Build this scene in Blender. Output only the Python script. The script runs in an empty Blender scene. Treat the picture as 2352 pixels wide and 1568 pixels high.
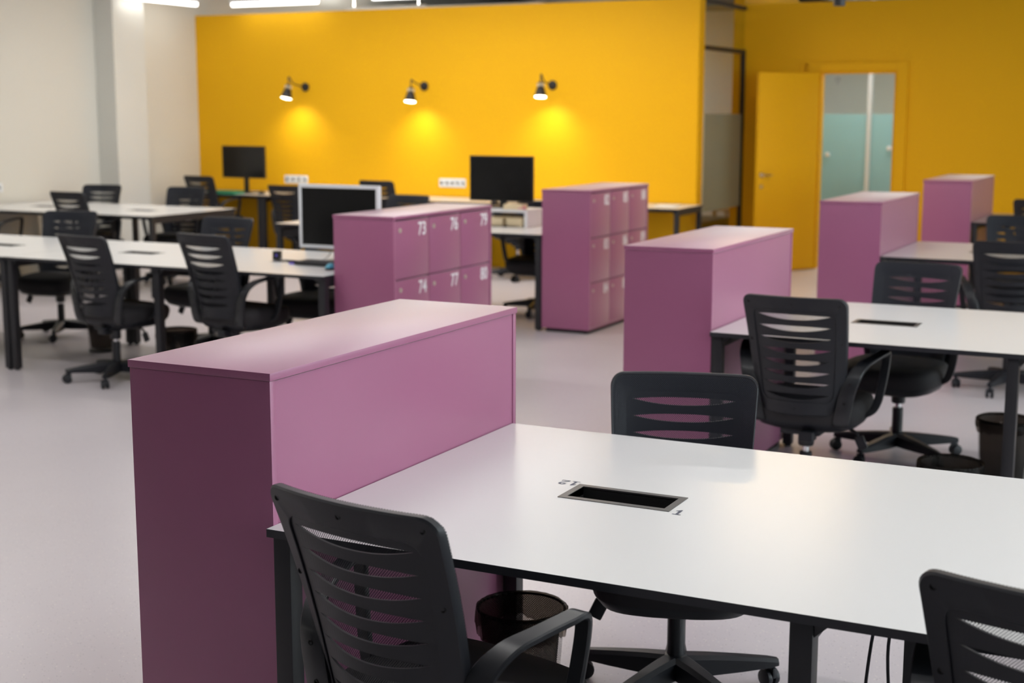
import bpy, bmesh, math, random
from mathutils import Vector, Matrix
C = bpy.context.scene.collection
PI = math.pi
R = math.radians
random.seed(7)

# ------------------------------------------------------------------ camera
FPX, YAW, PITCH, ROLL, CAMH = 3280.2, R(26.635), R(9.152), R(0.062), 1.684
cam_d = bpy.data.cameras.new('camera')
cam = bpy.data.objects.new('camera', cam_d)
C.objects.link(cam)
fw = Vector((-math.sin(YAW)*math.cos(PITCH), math.cos(YAW)*math.cos(PITCH), -math.sin(PITCH)))
rt0 = Vector((math.cos(YAW), math.sin(YAW), 0))
up0 = rt0.cross(fw)
rt = math.cos(ROLL)*rt0 + math.sin(ROLL)*up0
up = -math.sin(ROLL)*rt0 + math.cos(ROLL)*up0
M = Matrix((rt, up, -fw)).transposed().to_4x4()
M.translation = Vector((0, 0, CAMH))
cam.matrix_world = M
cam_d.sensor_width = 36.0
cam_d.sensor_fit = 'HORIZONTAL'
cam_d.lens = FPX/2352*36
cam_d.clip_start = 0.05
cam_d.clip_end = 200
cam_d.dof.use_dof = True
cam_d.dof.focus_distance = 3.35
cam_d.dof.aperture_fstop = 3.6
cam_d.dof.aperture_blades = 9
bpy.context.scene.camera = cam

# ------------------------------------------------------------------ view, world, daylight
sc = bpy.context.scene
sc.view_settings.view_transform = 'Standard'
sc.view_settings.look = 'None'
sc.view_settings.exposure = 0.0
sc.view_settings.gamma = 1.0
sc.view_settings.use_curve_mapping = False
sc.cycles.max_bounces = 8
sc.cycles.diffuse_bounces = 4
sc.cycles.glossy_bounces = 4
sc.cycles.transparent_max_bounces = 16
sc.cycles.caustics_reflective = False
sc.cycles.caustics_refractive = False
sc.cycles.sample_clamp_indirect = 6.0
w = bpy.data.worlds.new('overcast_sky')
sc.world = w
w.use_nodes = True
bg = w.node_tree.nodes['Background']
bg.inputs[0].default_value = (0.86, 0.93, 1.0, 1)
bg.inputs[1].default_value = 11.0
TUBE_W = 15.0          # watts of one ceiling tube
UP_SHARE = 0.6         # light a tube throws up against its light thrown down
SPOT_W = 13.0          # watts of one wall lamp

# ------------------------------------------------------------------ materials
def mat(name, col, rough=0.5, metal=0.0, spec=0.5, bump=None, vary=None, sheen=0.0):
    m = bpy.data.materials.new(name)
    m.use_nodes = True
    nt = m.node_tree
    b = nt.nodes['Principled BSDF']
    b.inputs['Base Color'].default_value = (*col, 1)
    b.inputs['Roughness'].default_value = rough
    b.inputs['Metallic'].default_value = metal
    b.inputs['Specular IOR Level'].default_value = spec
    if sheen:
        b.inputs['Sheen Weight'].default_value = sheen; b.inputs['Sheen Roughness'].default_value = 0.35; b.inputs['Sheen Tint'].default_value = (1.0, 0.93, 0.90, 1)
    tc = nt.nodes.new('ShaderNodeTexCoord')
    if vary:
        amt, scale = vary
        n = nt.nodes.new('ShaderNodeTexNoise')
        n.inputs['Scale'].default_value = scale
        n.inputs['Detail'].default_value = 4
        nt.links.new(tc.outputs['Object'], n.inputs['Vector'])
        mx = nt.nodes.new('ShaderNodeMix'); mx.data_type = 'RGBA'
        mx.inputs['A'].default_value = (*[c*(1-amt) for c in col], 1)
        mx.inputs['B'].default_value = (*[min(1, c*(1+amt)) for c in col], 1)
        nt.links.new(n.outputs['Fac'], mx.inputs['Factor'])
        nt.links.new(mx.outputs['Result'], b.inputs['Base Color'])
    if bump:
        st, scale = bump
        n2 = nt.nodes.new('ShaderNodeTexNoise')
        n2.inputs['Scale'].default_value = scale
        n2.inputs['Detail'].default_value = 3
        nt.links.new(tc.outputs['Object'], n2.inputs['Vector'])
        bp = nt.nodes.new('ShaderNodeBump')
        bp.inputs['Strength'].default_value = st
        bp.inputs['Distance'].default_value = 0.002
        nt.links.new(n2.outputs['Fac'], bp.inputs['Height'])
        nt.links.new(bp.outputs['Normal'], b.inputs['Normal'])
    return m

def emit(name, col, strength):
    m = bpy.data.materials.new(name); m.use_nodes = True
    nt = m.node_tree
    nt.nodes.remove(nt.nodes['Principled BSDF'])
    e = nt.nodes.new('ShaderNodeEmission')
    e.inputs[0].default_value = (*col, 1); e.inputs[1].default_value = strength
    nt.links.new(e.outputs[0], nt.nodes['Material Output'].inputs[0])
    return m

def weave(name, col, pitch, hole, rough=0.7):
    """dark woven net: round holes through the cloth, laid out in the UV map (metres)"""
    m = bpy.data.materials.new(name); m.use_nodes = True
    nt = m.node_tree; N = nt.nodes; L = nt.links
    b = N['Principled BSDF']
    b.inputs['Base Color'].default_value = (*col, 1)
    b.inputs['Roughness'].default_value = rough
    b.inputs['Sheen Weight'].default_value = 0.04
    uv = N.new('ShaderNodeUVMap')
    sep = N.new('ShaderNodeSeparateXYZ'); L.new(uv.outputs[0], sep.inputs[0])
    def mth(op, a, bb=None):
        n = N.new('ShaderNodeMath'); n.operation = op
        for i, v in enumerate((a, bb)):
            if v is None: continue
            if isinstance(v, (int, float)): n.inputs[i].default_value = v
            else: L.new(v, n.inputs[i])
        return n.outputs[0]
    k = 2*PI/pitch
    s = mth('COSINE', mth('MULTIPLY', mth('ADD', sep.outputs[0], sep.outputs[1]), k*0.7071))
    t = mth('COSINE', mth('MULTIPLY', mth('SUBTRACT', sep.outputs[0], sep.outputs[1]), k*0.7071))
    val = mth('ADD', s, t)
    f = mth('GREATER_THAN', val, hole)
    tr = N.new('ShaderNodeBsdfTransparent')
    mx = N.new('ShaderNodeMixShader')
    L.new(f, mx.inputs[0]); L.new(b.outputs[0], mx.inputs[1]); L.new(tr.outputs[0], mx.inputs[2])
    L.new(mx.outputs[0], N['Material Output'].inputs[0])
    return m

def film(name, tint, clear, rough=0.2, body=(0.8, 0.85, 0.82), crumple=0):
    """thin sheet: part clear, part milky"""
    m = bpy.data.materials.new(name); m.use_nodes = True
    nt = m.node_tree; N = nt.nodes; L = nt.links
    b = N['Principled BSDF']
    b.inputs['Base Color'].default_value = (*body, 1)
    b.inputs['Roughness'].default_value = rough
    if crumple:
        nz = N.new('ShaderNodeTexNoise'); nz.inputs['Scale'].default_value = crumple; nz.inputs['Detail'].default_value = 5
        tcn = N.new('ShaderNodeTexCoord'); L.new(tcn.outputs['Object'], nz.inputs['Vector'])
        bp = N.new('ShaderNodeBump'); bp.inputs['Strength'].default_value = 1.0; bp.inputs['Distance'].default_value = 0.012
        L.new(nz.outputs['Fac'], bp.inputs['Height']); L.new(bp.outputs['Normal'], b.inputs['Normal'])
    tl = N.new('ShaderNodeBsdfTranslucent'); tl.inputs[0].default_value = (*body, 1)
    m1 = N.new('ShaderNodeMixShader'); m1.inputs[0].default_value = 0.6
    L.new(b.outputs[0], m1.inputs[1]); L.new(tl.outputs[0], m1.inputs[2])
    tr = N.new('ShaderNodeBsdfTransparent'); tr.inputs[0].default_value = (*tint, 1)
    m2 = N.new('ShaderNodeMixShader'); m2.inputs[0].default_value = clear
    L.new(m1.outputs[0], m2.inputs[1]); L.new(tr.outputs[0], m2.inputs[2])
    L.new(m2.outputs[0], N['Material Output'].inputs[0])
    return m

def glass(name, tint=(0.93, 0.96, 0.95)):
    m = bpy.data.materials.new(name); m.use_nodes = True
    nt = m.node_tree; N = nt.nodes; L = nt.links
    N.remove(N['Principled BSDF'])
    g = N.new('ShaderNodeBsdfGlossy'); g.inputs['Roughness'].default_value = 0.02
    tr = N.new('ShaderNodeBsdfTransparent'); tr.inputs[0].default_value = (*tint, 1)
    geo = N.new('ShaderNodeNewGeometry')
    dt = N.new('ShaderNodeVectorMath'); dt.operation = 'DOT_PRODUCT'
    L.new(geo.outputs['Normal'], dt.inputs[0]); L.new(geo.outputs['Incoming'], dt.inputs[1])
    prev = dt.outputs['Value']
    for op, k in (('ABSOLUTE', None), ('SUBTRACT', 1.0), ('POWER', 5.0), ('MULTIPLY_ADD', 0.90)):
        n = N.new('ShaderNodeMath'); n.operation = op
        if op == 'SUBTRACT': n.inputs[0].default_value = k; L.new(prev, n.inputs[1])
        else:
            L.new(prev, n.inputs[0])
            if k is not None: n.inputs[1].default_value = k
            if op == 'MULTIPLY_ADD': n.inputs[2].default_value = 0.04
        prev = n.outputs[0]
    mx = N.new('ShaderNodeMixShader')
    L.new(prev, mx.inputs[0]); L.new(tr.outputs[0], mx.inputs[1]); L.new(g.outputs[0], mx.inputs[2])
    L.new(mx.outputs[0], N['Material Output'].inputs[0])
    return m

def lino(name):
    """light grey-mauve linoleum with pale and dark flecks"""
    m = mat(name, (0.58, 0.55, 0.55), 0.30, spec=0.45)
    nt = m.node_tree; N = nt.nodes; L = nt.links
    b = N['Principled BSDF']; tc = N['Texture Coordinate']
    def layer(scale, lo, hi):
        v = N.new('ShaderNodeTexVoronoi'); v.inputs['Scale'].default_value = scale
        L.new(tc.outputs['Object'], v.inputs['Vector'])
        rp = N.new('ShaderNodeValToRGB')
        rp.color_ramp.elements[0].position = lo; rp.color_ramp.elements[0].color = (1, 1, 1, 1)
        rp.color_ramp.elements[1].position = hi; rp.color_ramp.elements[1].color = (0, 0, 0, 1)
        L.new(v.outputs['Distance'], rp.inputs[0])
        return rp.outputs[0]
    n = N.new('ShaderNodeTexNoise'); n.inputs['Scale'].default_value = 1.2; n.inputs['Detail'].default_value = 6
    L.new(tc.outputs['Object'], n.inputs['Vector'])
    m0 = N.new('ShaderNodeMix'); m0.data_type = 'RGBA'
    m0.inputs['A'].default_value = (0.585, 0.535, 0.555, 1); m0.inputs['B'].default_value = (0.645, 0.595, 0.615, 1)
    L.new(n.outputs['Fac'], m0.inputs['Factor'])
    prev = m0.outputs['Result']
    for scale, lo, hi, col, amt in ((48, .10, .17, (0.80, 0.75, 0.70), .8), (63, .09, .16, (0.27, 0.24, 0.26), .7), (110, .10, .2, (0.62, 0.58, 0.57), .6)):
        f = layer(scale, lo, hi)
        k = N.new('ShaderNodeMath'); k.operation = 'MULTIPLY'; k.inputs[1].default_value = amt
        L.new(f, k.inputs[0])
        mx = N.new('ShaderNodeMix'); mx.data_type = 'RGBA'
        mx.inputs['B'].default_value = (*col, 1)
        L.new(prev, mx.inputs['A']); L.new(k.outputs[0], mx.inputs['Factor'])
        prev = mx.outputs['Result']
    L.new(prev, b.inputs['Base Color'])
    return m

MT = dict(
    floor=lino('floor_linoleum'),
    yellow=mat('yellow_paint', (0.82, 0.435, 0.010), 0.5, spec=0.1, bump=(0.05, 260)),
    white=mat('white_wall_paint', (0.67, 0.645, 0.575), 0.6, spec=0.3, bump=(0.05, 200)),
    pilaster=mat('cool_white_paint', (0.66, 0.655, 0.61), 0.6, spec=0.3),
    ceil=mat('ceiling_white', (0.72, 0.73, 0.74), 0.8),
    dceil=mat('ceiling_grey', (0.11, 0.12, 0.115), 0.8),
    grey=mat('grey_wall_paint', (0.30, 0.30, 0.31), 0.7),
    duct=mat('duct_grey', (0.45, 0.46, 0.47), 0.6),
    purple=mat('purple_lacquer', (0.34, 0.106, 0.208), 0.33, spec=0.6, sheen=0.6, bump=(0.03, 400), vary=(0.03, 3)),
    purple_dark=mat('purple_groove', (0.27, 0.085, 0.17), 0.6),
    plinth=mat('black_plinth', (0.012, 0.011, 0.011), 0.6),
    top=mat('white_laminate', (0.80, 0.80, 0.79), 0.25, spec=0.45, bump=(0.02, 500)),
    edge=mat('black_edge', (0.014, 0.015, 0.02), 0.45),
    frame=mat('black_powder_coat', (0.014, 0.014, 0.017), 0.45, bump=(0.05, 800)),
    plastic=mat('black_plastic', (0.0095, 0.0105, 0.0145), 0.45, spec=0.4, bump=(0.12, 900)),
    plastic2=mat('black_plastic_arm', (0.011, 0.012, 0.015), 0.36, spec=0.5),
    hole=mat('dark_hole', (0.003, 0.003, 0.003), 0.8),
    fabric=mat('charcoal_fabric', (0.018, 0.0165, 0.0185), 0.75, bump=(0.4, 1500)),
    net=weave('navy_black_net', (0.008, 0.011, 0.021), 0.0042, -0.05),
    binnet=weave('black_wire_net', (0.02, 0.018, 0.016), 0.0048, -0.65, 0.45),
    chrome=mat('chrome', (0.75, 0.75, 0.76), 0.2, metal=1.0),
    nickel=mat('satin_nickel', (0.58, 0.53, 0.44), 0.4, metal=0.4),
    boxmetal=mat('grommet_metal', (0.13, 0.125, 0.125), 0.38, metal=0.6),
    number=mat('white_vinyl', (0.85, 0.83, 0.85), 0.5),
    ink=mat('dark_print', (0.05, 0.06, 0.10), 0.5),
    greyink=mat('grey_print', (0.25, 0.27, 0.28), 0.5),
    screen=mat('dark_screen', (0.006, 0.006, 0.006), 0.22, spec=0.4),
    bezel=mat('black_bezel', (0.010, 0.010, 0.011), 0.4),
    wplastic=mat('white_plastic', (0.80, 0.82, 0.84), 0.4),
    keys=mat('black_keys', (0.03, 0.033, 0.04), 0.5),
    blue=mat('blue_highlight', (0.08, 0.42, 0.58), 0.35),
    violet=mat('violet_plastic', (0.12, 0.08, 0.55), 0.4),
    green=mat('green_card', (0.01, 0.25, 0.13), 0.5),
    cream=mat('cream_woven', (0.86, 0.72, 0.46), 0.6, bump=(0.5, 150)),
    pink=mat('pink_plastic', (0.80, 0.33, 0.40), 0.5),
    paper=mat('white_paper', (0.82, 0.80, 0.76), 0.7),
    cable=mat('black_cable', (0.012, 0.014, 0.02), 0.5),
    gcable=mat('grey_cable', (0.28, 0.28, 0.27), 0.5),
    brass=mat('pale_brass', (0.85, 0.74, 0.52), 0.3, metal=0.7),
    lampblack=mat('lamp_black', (0.016, 0.015, 0.015), 0.45),
    bulb=emit('lamp_bulb', (1.0, 0.86, 0.62), 14.0),
    tube=emit('tube_light', (1.0, 0.98, 0.94), 5.0),
    liner=film('bin_liner_plastic', (0.42, 0.38, 0.34), 0.60, 0.16, (0.022, 0.020, 0.019), 38),
    glass=glass('clear_glass'),
    gglass=glass('greenish_glass', (0.92, 0.96, 0.95)),
    frost=film('frosted_film', (0.66, 0.64, 0.54), 0.5, 0.4, (0.62, 0.62, 0.52)),
    frostg=film('frosted_green_film', (0.60, 0.80, 0.79), 0.35, 0.4, (0.58, 0.78, 0.78)),
    sofa=mat('olive_grey_fabric', (0.10, 0.10, 0.07), 0.8, bump=(0.3, 600)),
    wood=mat('pale_wood', (0.50, 0.36, 0.18), 0.5, vary=(0.12, 8)),
    post=mat('pale_post', (0.60, 0.66, 0.68), 0.5),
)

# ------------------------------------------------------------------ mesh helpers
def bm_box(bm, x0, x1, y0, y1, z0, z1, bev=0.0, mi=0):
    vs = [bm.verts.new((x, y, z)) for z in (z0, z1) for y in (y0, y1) for x in (x0, x1)]
    f = [(0, 2, 3, 1), (4, 5, 7, 6), (0, 1, 5, 4), (2, 6, 7, 3), (0, 4, 6, 2), (1, 3, 7, 5)]
    fs = [bm.faces.new([vs[i] for i in q]) for q in f]
    for q in fs: q.material_index = mi
    if bev > 0:
        es = list({e for q in fs for e in q.edges})
        r = bmesh.ops.bevel(bm, geom=es, offset=bev, segments=2, affect='EDGES', profile=0.6)
        for q in r['faces']: q.material_index = mi
    return fs

def bm_lathe(bm, prof, seg=16, c=(0, 0, 0), mi=0, cap0=True, cap1=True, ax='z'):
    rings = []
    for r, z in prof:
        ring = []
        for i in range(seg):
            a = 2*PI*i/seg
            p = (r*math.cos(a), r*math.sin(a), z)
            if ax == 'x': p = (p[2], p[0], p[1])
            if ax == 'y': p = (p[1], p[2], p[0])
            ring.append(bm.verts.new((c[0]+p[0], c[1]+p[1], c[2]+p[2])))
        rings.append(ring)
    for a, b in zip(rings, rings[1:]):
        for i in range(seg):
            q = bm.faces.new((a[i], a[(i+1) % seg], b[(i+1) % seg], b[i])); q.material_index = mi; q.smooth = True
    if cap0: bm.faces.new(rings[0][::-1]).material_index = mi
    if cap1: bm.faces.new(rings[-1]).material_index = mi
    return rings

def bm_tube(bm, pts, r, seg=8, mi=0):
    pts = [Vector(p) for p in pts]
    rings = []
    for i, p in enumerate(pts):
        d = (pts[min(i+1, len(pts)-1)] - pts[max(i-1, 0)]).normalized()
        a = d.orthogonal().normalized() if i == 0 else (prev - d*prev.dot(d)).normalized()
        prev = a
        b = d.cross(a)
        rings.append([bm.verts.new(p + r*(math.cos(t)*a + math.sin(t)*b)) for t in [2*PI*k/seg for k in range(seg)]])
    for a, b in zip(rings, rings[1:]):
        for i in range(seg):
            q = bm.faces.new((a[i], a[(i+1) % seg], b[(i+1) % seg], b[i])); q.smooth = True; q.material_index = mi
    bm.faces.new(rings[0][::-1]); bm.faces.new(rings[-1])

def bm_band(bm, pts, width, thick, mi=0):
    """flat strip swept along pts (y-z path, x drifting); its wide side lies along x"""
    pts = [Vector(p) for p in pts]
    rings = []
    for i, p in enumerate(pts):
        d = (pts[min(i+1, len(pts)-1)] - pts[max(i-1, 0)]); d.x = 0; d.normalize()
        n = Vector((0, -d.z, d.y))
        wd = width[i] if isinstance(width, (list, tuple)) else width
        t = thick/2; e = wd/2
        sec = [(-e, -t*.55), (-e*.86, -t), (e*.86, -t), (e, -t*.55), (e, t*.55), (e*.86, t), (-e*.86, t), (-e, t*.55)]
        rings.append([bm.verts.new(p + Vector((a, 0, 0)) + n*b) for a, b in sec])
    k = 8
    for a, b in zip(rings, rings[1:]):
        for i in range(k):
            q = bm.faces.new((a[i], a[(i+1) % k], b[(i+1) % k], b[i])); q.material_index = mi; q.smooth = True
    bm.faces.new(rings[0][::-1]); bm.faces.new(rings[-1])

def bezier(pts, n=6):
    """smooth path through pts (Catmull-Rom)"""
    P = [Vector(p) for p in pts]
    out = []
    for i in range(len(P)-1):
        p0 = P[max(i-1, 0)]; p1 = P[i]; p2 = P[i+1]; p3 = P[min(i+2, len(P)-1)]
        for k in range(n):
            t = k/n
            out.append(0.5*((2*p1) + (p2-p0)*t + (2*p0-5*p1+4*p2-p3)*t*t + (3*p1-p0-3*p2+p3)*t**3))
    out.append(P[-1])
    return out

def link(name, me, parent=None, loc=(0, 0, 0), rz=0):
    o = bpy.data.objects.new(name, me)
    C.objects.link(o)
    o.location = loc
    o.rotation_euler = (0, 0, rz)
    if parent: o.parent = parent
    return o

def mesh_of(name, bm, mats, smooth=False, auto=None):
    bmesh.ops.recalc_face_normals(bm, faces=bm.faces)
    me = bpy.data.meshes.new(name)
    bm.to_mesh(me); bm.free()
    for m in (mats if isinstance(mats, (list, tuple)) else [mats]): me.materials.append(m)
    if smooth:
        for p in me.polygons: p.use_smooth = True
    if auto is not None:
        me.set_sharp_from_angle(angle=R(auto))
    return me

def obj(name, bm, mats, parent=None, loc=(0, 0, 0), rz=0, smooth=False, auto=None):
    return link(name, mesh_of(name, bm, mats, smooth, auto), parent, loc, rz)

def box(name, x0, x1, y0, y1, z0, z1, m, parent=None, bev=0.0):
    bm = bmesh.new(); bm_box(bm, x0, x1, y0, y1, z0, z1, bev)
    return obj(name, bm, m, parent, smooth=bev > 0, auto=40 if bev > 0 else None)

def tag(o, label, cat, group=None):
    o['label'] = label; o['category'] = cat
    if group: o['group'] = group
    return o

def thing(name, label, cat, loc=(0, 0, 0), rz=0, group=None):
    o = bpy.data.objects.new(name, None); C.objects.link(o)
    o.empty_display_size = 0.1
    o.location = loc; o.rotation_euler = (0, 0, rz)
    return tag(o, label, cat, group)

def struct(o, label=None):
    o['kind'] = 'structure'
    if label: o['label'] = label
    return o

def copy_tree(src, parent=None):
    c = src.copy(); C.objects.link(c)
    if parent: c.parent = parent
    for ch in list(src.children): copy_tree(ch, c)
    return c

FONT_CACHE = {}
def text_mesh(s, size, m, bold=0.0, sx=1.0):
    key = (s, size, m.name, bold, sx)
    if key in FONT_CACHE: return FONT_CACHE[key]
    cu = bpy.data.curves.new('txt', 'FONT')
    cu.body = s; cu.size = size; cu.align_x = 'CENTER'; cu.align_y = 'CENTER'
    cu.offset = bold; cu.extrude = 0.0004
    to = bpy.data.objects.new('txt', cu)
    C.objects.link(to)
    dg = bpy.context.evaluated_depsgraph_get()
    me = bpy.data.meshes.new_from_object(to.evaluated_get(dg))
    C.objects.unlink(to); bpy.data.objects.remove(to)
    for v in me.vertices: v.co.x *= sx
    me.name = 'number'
    me.materials.clear(); me.materials.append(m)
    FONT_CACHE[key] = me
    return me

# ------------------------------------------------------------------ room shell
XL, YA, YB = -11.17, 13.85, 15.30      # left wall, yellow wall, yellow wall with the door
HA, HB = 2.80, 2.83
struct(box('floor', -13, 6.2, -4, 24, -0.1, 0, MT['floor']), 'light grey speckled linoleum floor')

def poly_wall(name, pts, axis, a0, a1, m):
    pass

struct(box('wall_back', XL, -4.857, YA, YA+0.17, 0, HA, MT['yellow']), 'bright yellow partition wall with three black lamps')
# wall with the doorway
DX0, DX1, DZ = -4.02, -3.185, 2.11
bm = bmesh.new()
bm_box(bm, -4.97, DX0, YB, YB+0.14, 0, HB)
bm_box(bm, DX1, 6.0, YB, YB+0.14, 0, HB)
bm_box(bm, DX0, DX1, YB, YB+0.14, DZ, HB)
struct(obj('wall_back_right', bm, MT['yellow']), 'darker yellow wall around the open door')
# left wall with a pilaster
struct(box('wall_left', XL-0.2, XL, -4, 24, 0, 3.6, MT['white']), 'cream white wall on the left')
struct(box('trim_1', XL, XL+0.27, 12.13, 12.63, 0, 3.6, MT['pilaster']), 'shallow white pilaster on the left wall')
bm = bmesh.new(); bm_box(bm, XL, XL+0.015, -4, 12.13, 0, 0.07); bm_box(bm, XL, XL+0.015, 12.63, YA, 0, 0.07)
struct(obj('baseboard_left', bm, MT['white']), 'low white skirting along the left wall')
bm = bmesh.new(); bm_box(bm, XL+0.02, -4.86, YA-0.012, YA, 0, 0.06)
struct(obj('baseboard_back', bm, MT['yellow']), 'low yellow skirting under the wall desks')
# far end of the building
struct(box('wall_far', XL, 6.2, 23.8, 24, 0, 3.6, MT['white']), 'white wall of the rooms far behind')
struct(box('wall_front', -13, 6.2, -4.2, -4, 0, 3.6, MT['grey']), 'wall behind the camera')
# right wall with windows (outside the frame): real openings with panes
bm = bmesh.new()
RX = 5.6
WIN = [(1.2, 3.6), (4.4, 6.8), (7.6, 10.0), (10.8, 13.2)]
bm_box(bm, RX, RX+0.3, -4, 24, 0, 0.85)
bm_box(bm, RX, RX+0.3, -4, 24, 2.9, 3.6)
ys = [-4] + [v for a in WIN for v in a] + [24]
for a, b in zip(ys[::2], ys[1::2]): bm_box(bm, RX, RX+0.3, a, b, 0.85, 2.9)
struct(obj('wall_right', bm, MT['white']), 'wall with windows on the right')
for k, (a, b) in enumerate(WIN):
    bm = bmesh.new()
    for s in (a, (a+b)/2-0.03, b-0.06): bm_box(bm, RX+0.1, RX+0.16, s, s+0.06, 0.85, 2.9)
    for s in (0.85, 2.84): bm_box(bm, RX+0.1, RX+0.16, a, b, s, s+0.06)
    wn = struct(obj('window_%d' % (k+3), bm, MT['wplastic']), 'white framed window on the right')
    for s, e in ((a+0.06, (a+b)/2-0.03), ((a+b)/2+0.03, b-0.06)):
        box('pane', RX+0.125, RX+0.131, s, e, 0.91, 2.84, MT['glass'], wn)
    ld = bpy.data.lights.new('window_portal', 'AREA'); ld.shape = 'RECTANGLE'; ld.size = b-a; ld.size_y = 2.05
    ld.cycles.is_portal = True
    lo = bpy.data.objects.new('window_portal', ld); C.objects.link(lo)
    lo.location = (RX+0.31, (a+b)/2, 1.875)
    lo.rotation_euler = (R(90), 0, R(90))
# ceilings
bm = bmesh.new()
bm_box(bm, -13, -4.85, -4.2, 24, 3.55, 3.7)
bm_box(bm, -4.85, 6.2, -4.2, 9.6, 3.55, 3.7)
struct(obj('ceiling', bm, MT['ceil']), 'white ceiling')
struct(box('ceiling_right', -4.85, 6.2, 9.6, 24, 3.12, 3.7, MT['dceil']), 'lower dark grey ceiling over the door side')
bm = bmesh.new()
for x in (-12.6, -10.0, -7.4): bm_box(bm, x, x+0.35, 14.2, 24, 3.40, 3.55)
bm_box(bm, XL, -4.9, 18.2, 18.8, 3.40, 3.55)
struct(obj('trim_2', bm, MT['duct']), 'grey ceiling ducts behind the yellow wall')

# glass partition between the two yellow walls
GX = -4.85
gp = struct(box('window_1', GX-0.02, GX+0.02, 14.02, YB, 2.30, 2.345, MT['frame']), 'glass partition with black bars between the yellow walls')
box('bar', GX-0.02, GX+0.02, 14.02, YB, 2.765, 2.805, MT['frame'], gp)
box('bar', GX-0.02, GX+0.02, 14.02, YB, 0.0, 0.05, MT['frame'], gp)
box('post', GX-0.02, GX+0.02, YB-0.05, YB, 0.05, 2.30, MT['frame'], gp)
box('pane', GX-0.004, GX+0.004, 14.02, YB-0.05, 0.05, 2.30, MT['glass'], gp)
box('pane', GX-0.004, GX+0.004, 14.02, YB, 2.345, 2.765, MT['glass'], gp)
box('frosted_film', GX+0.005, GX+0.006, 14.02, YB-0.05, 0.66, 1.657, MT['frost'], gp)

# room behind the partition
struct(box('ceiling_inner', -7.3, -5.02, YA+0.4, 17.6, 2.93, 3.0, MT['dceil']), 'dark grey ceiling of the room behind the glass')
struct(box('wall_inner', XL, -4.97, 17.6, 17.75, 0, 3.12, MT['white']), 'white wall of the room behind the glass')
struct(box('wall_inner_side', -5.02, -4.90, YB+0.14, 17.6, 0, 3.12, MT['yellow']), 'yellow side wall of the room behind the glass')

# door casing, door leaf
bm = bmesh.new()
bm_box(bm, DX0-0.11, DX0+0.005, YB-0.034, YB, 0, DZ+0.085, 0.004)
bm_box(bm, DX1-0.005, DX1+0.11, YB-0.034, YB, 0, DZ+0.085, 0.004)
bm_box(bm, DX0+0.005, DX1-0.005, YB-0.034, YB, DZ-0.005, DZ+0.085, 0.004)
bm_box(bm, DX0, DX0+0.03, YB, YB+0.14, 0, DZ)
bm_box(bm, DX1-0.03, DX1, YB, YB+0.14, 0, DZ)
bm_box(bm, DX0+0.03, DX1-0.03, YB, YB+0.14, DZ-0.03, DZ)
struct(obj('trim_3', bm, MT['yellow']), 'yellow casing around the doorway')
ang = math.atan2(-0.85, -0.527)
hx, hy = DX0+0.01, YB-0.06
dl = struct(box('door_1', 0, 0.83, -0.02, 0.02, 0.008, 2.085, MT['yellow'], bev=0.003), 'open yellow door leaf')
dl.location = (hx, hy, 0); dl.rotation_euler = (0, 0, ang)
for s in (1, -1):
    bm = bmesh.new()
    bm_lathe(bm, [(0.026, 0), (0.026, 0.009)], 14, (0.775, s*0.021 if s > 0 else -0.030, 1.03), ax='y')
    bm_tube(bm, bezier([(0.775, s*0.025, 1.03), (0.775, s*0.055, 1.03), (0.755, s*0.062, 1.03), (0.66, s*0.062, 1.03)], 4), 0.010)
    obj('handle', bm, MT['chrome'], dl, smooth=True, auto=40)
    bm = bmesh.new(); bm_lathe(bm, [(0.022, 0), (0.022, 0.008)], 14, (0.775, s*0.021 if s > 0 else -0.029, 0.91), ax='y')
    obj('lock', bm, MT['chrome'], dl, smooth=True, auto=40)

# corridor behind the door: frosted glass front with two doors
YG = 17.5
cg = struct(box('window_2', -4.90, -2.4, YG-0.03, YG+0.03, 0, 0.08, MT['frame']), 'frosted glass office front seen through the doorway')
box('post', -3.985, -3.935, YG-0.03, YG+0.03, 0.08, 3.0, MT['post'], cg)
for a, b in ((-4.90, -3.985), (-3.935, -2.4)):
    box('pane', a, b, YG-0.005, YG+0.005, 0.08, 3.0, MT['gglass'], cg)
    box('frosted_film', a, b, YG-0.0075, YG-0.006, 0.12, 1.655, MT['frostg'], cg)
for x, z in ((-4.44, 1.165), (-3.70, 1.25)):
    bm = bmesh.new()
    bm_lathe(bm, [(0.012, 0), (0.012, -0.03), (0.026, -0.035), (0.030, -0.05), (0.024, -0.066), (0.008, -0.07)], 14, (x, YG-0.006, z), ax='y')
    obj('knob', bm, MT['wplastic'], cg, smooth=True)
n8 = link('number', text_mesh('8', 0.14, MT['greyink'], 0.004), cg, (-4.36, YG-0.009, 2.04))
n8.rotation_euler = (R(90), 0, 0)
struct(box('wall_office', -9.0, 0, 20.4, 20.55, 0, 3.12, MT['white']), 'white wall of the office behind the frosted glass')
struct(box('wall_corridor', -2.35, -2.2, YB+0.14, 20.4, 0, 3.12, MT['white']), 'white corridor wall')

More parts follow.
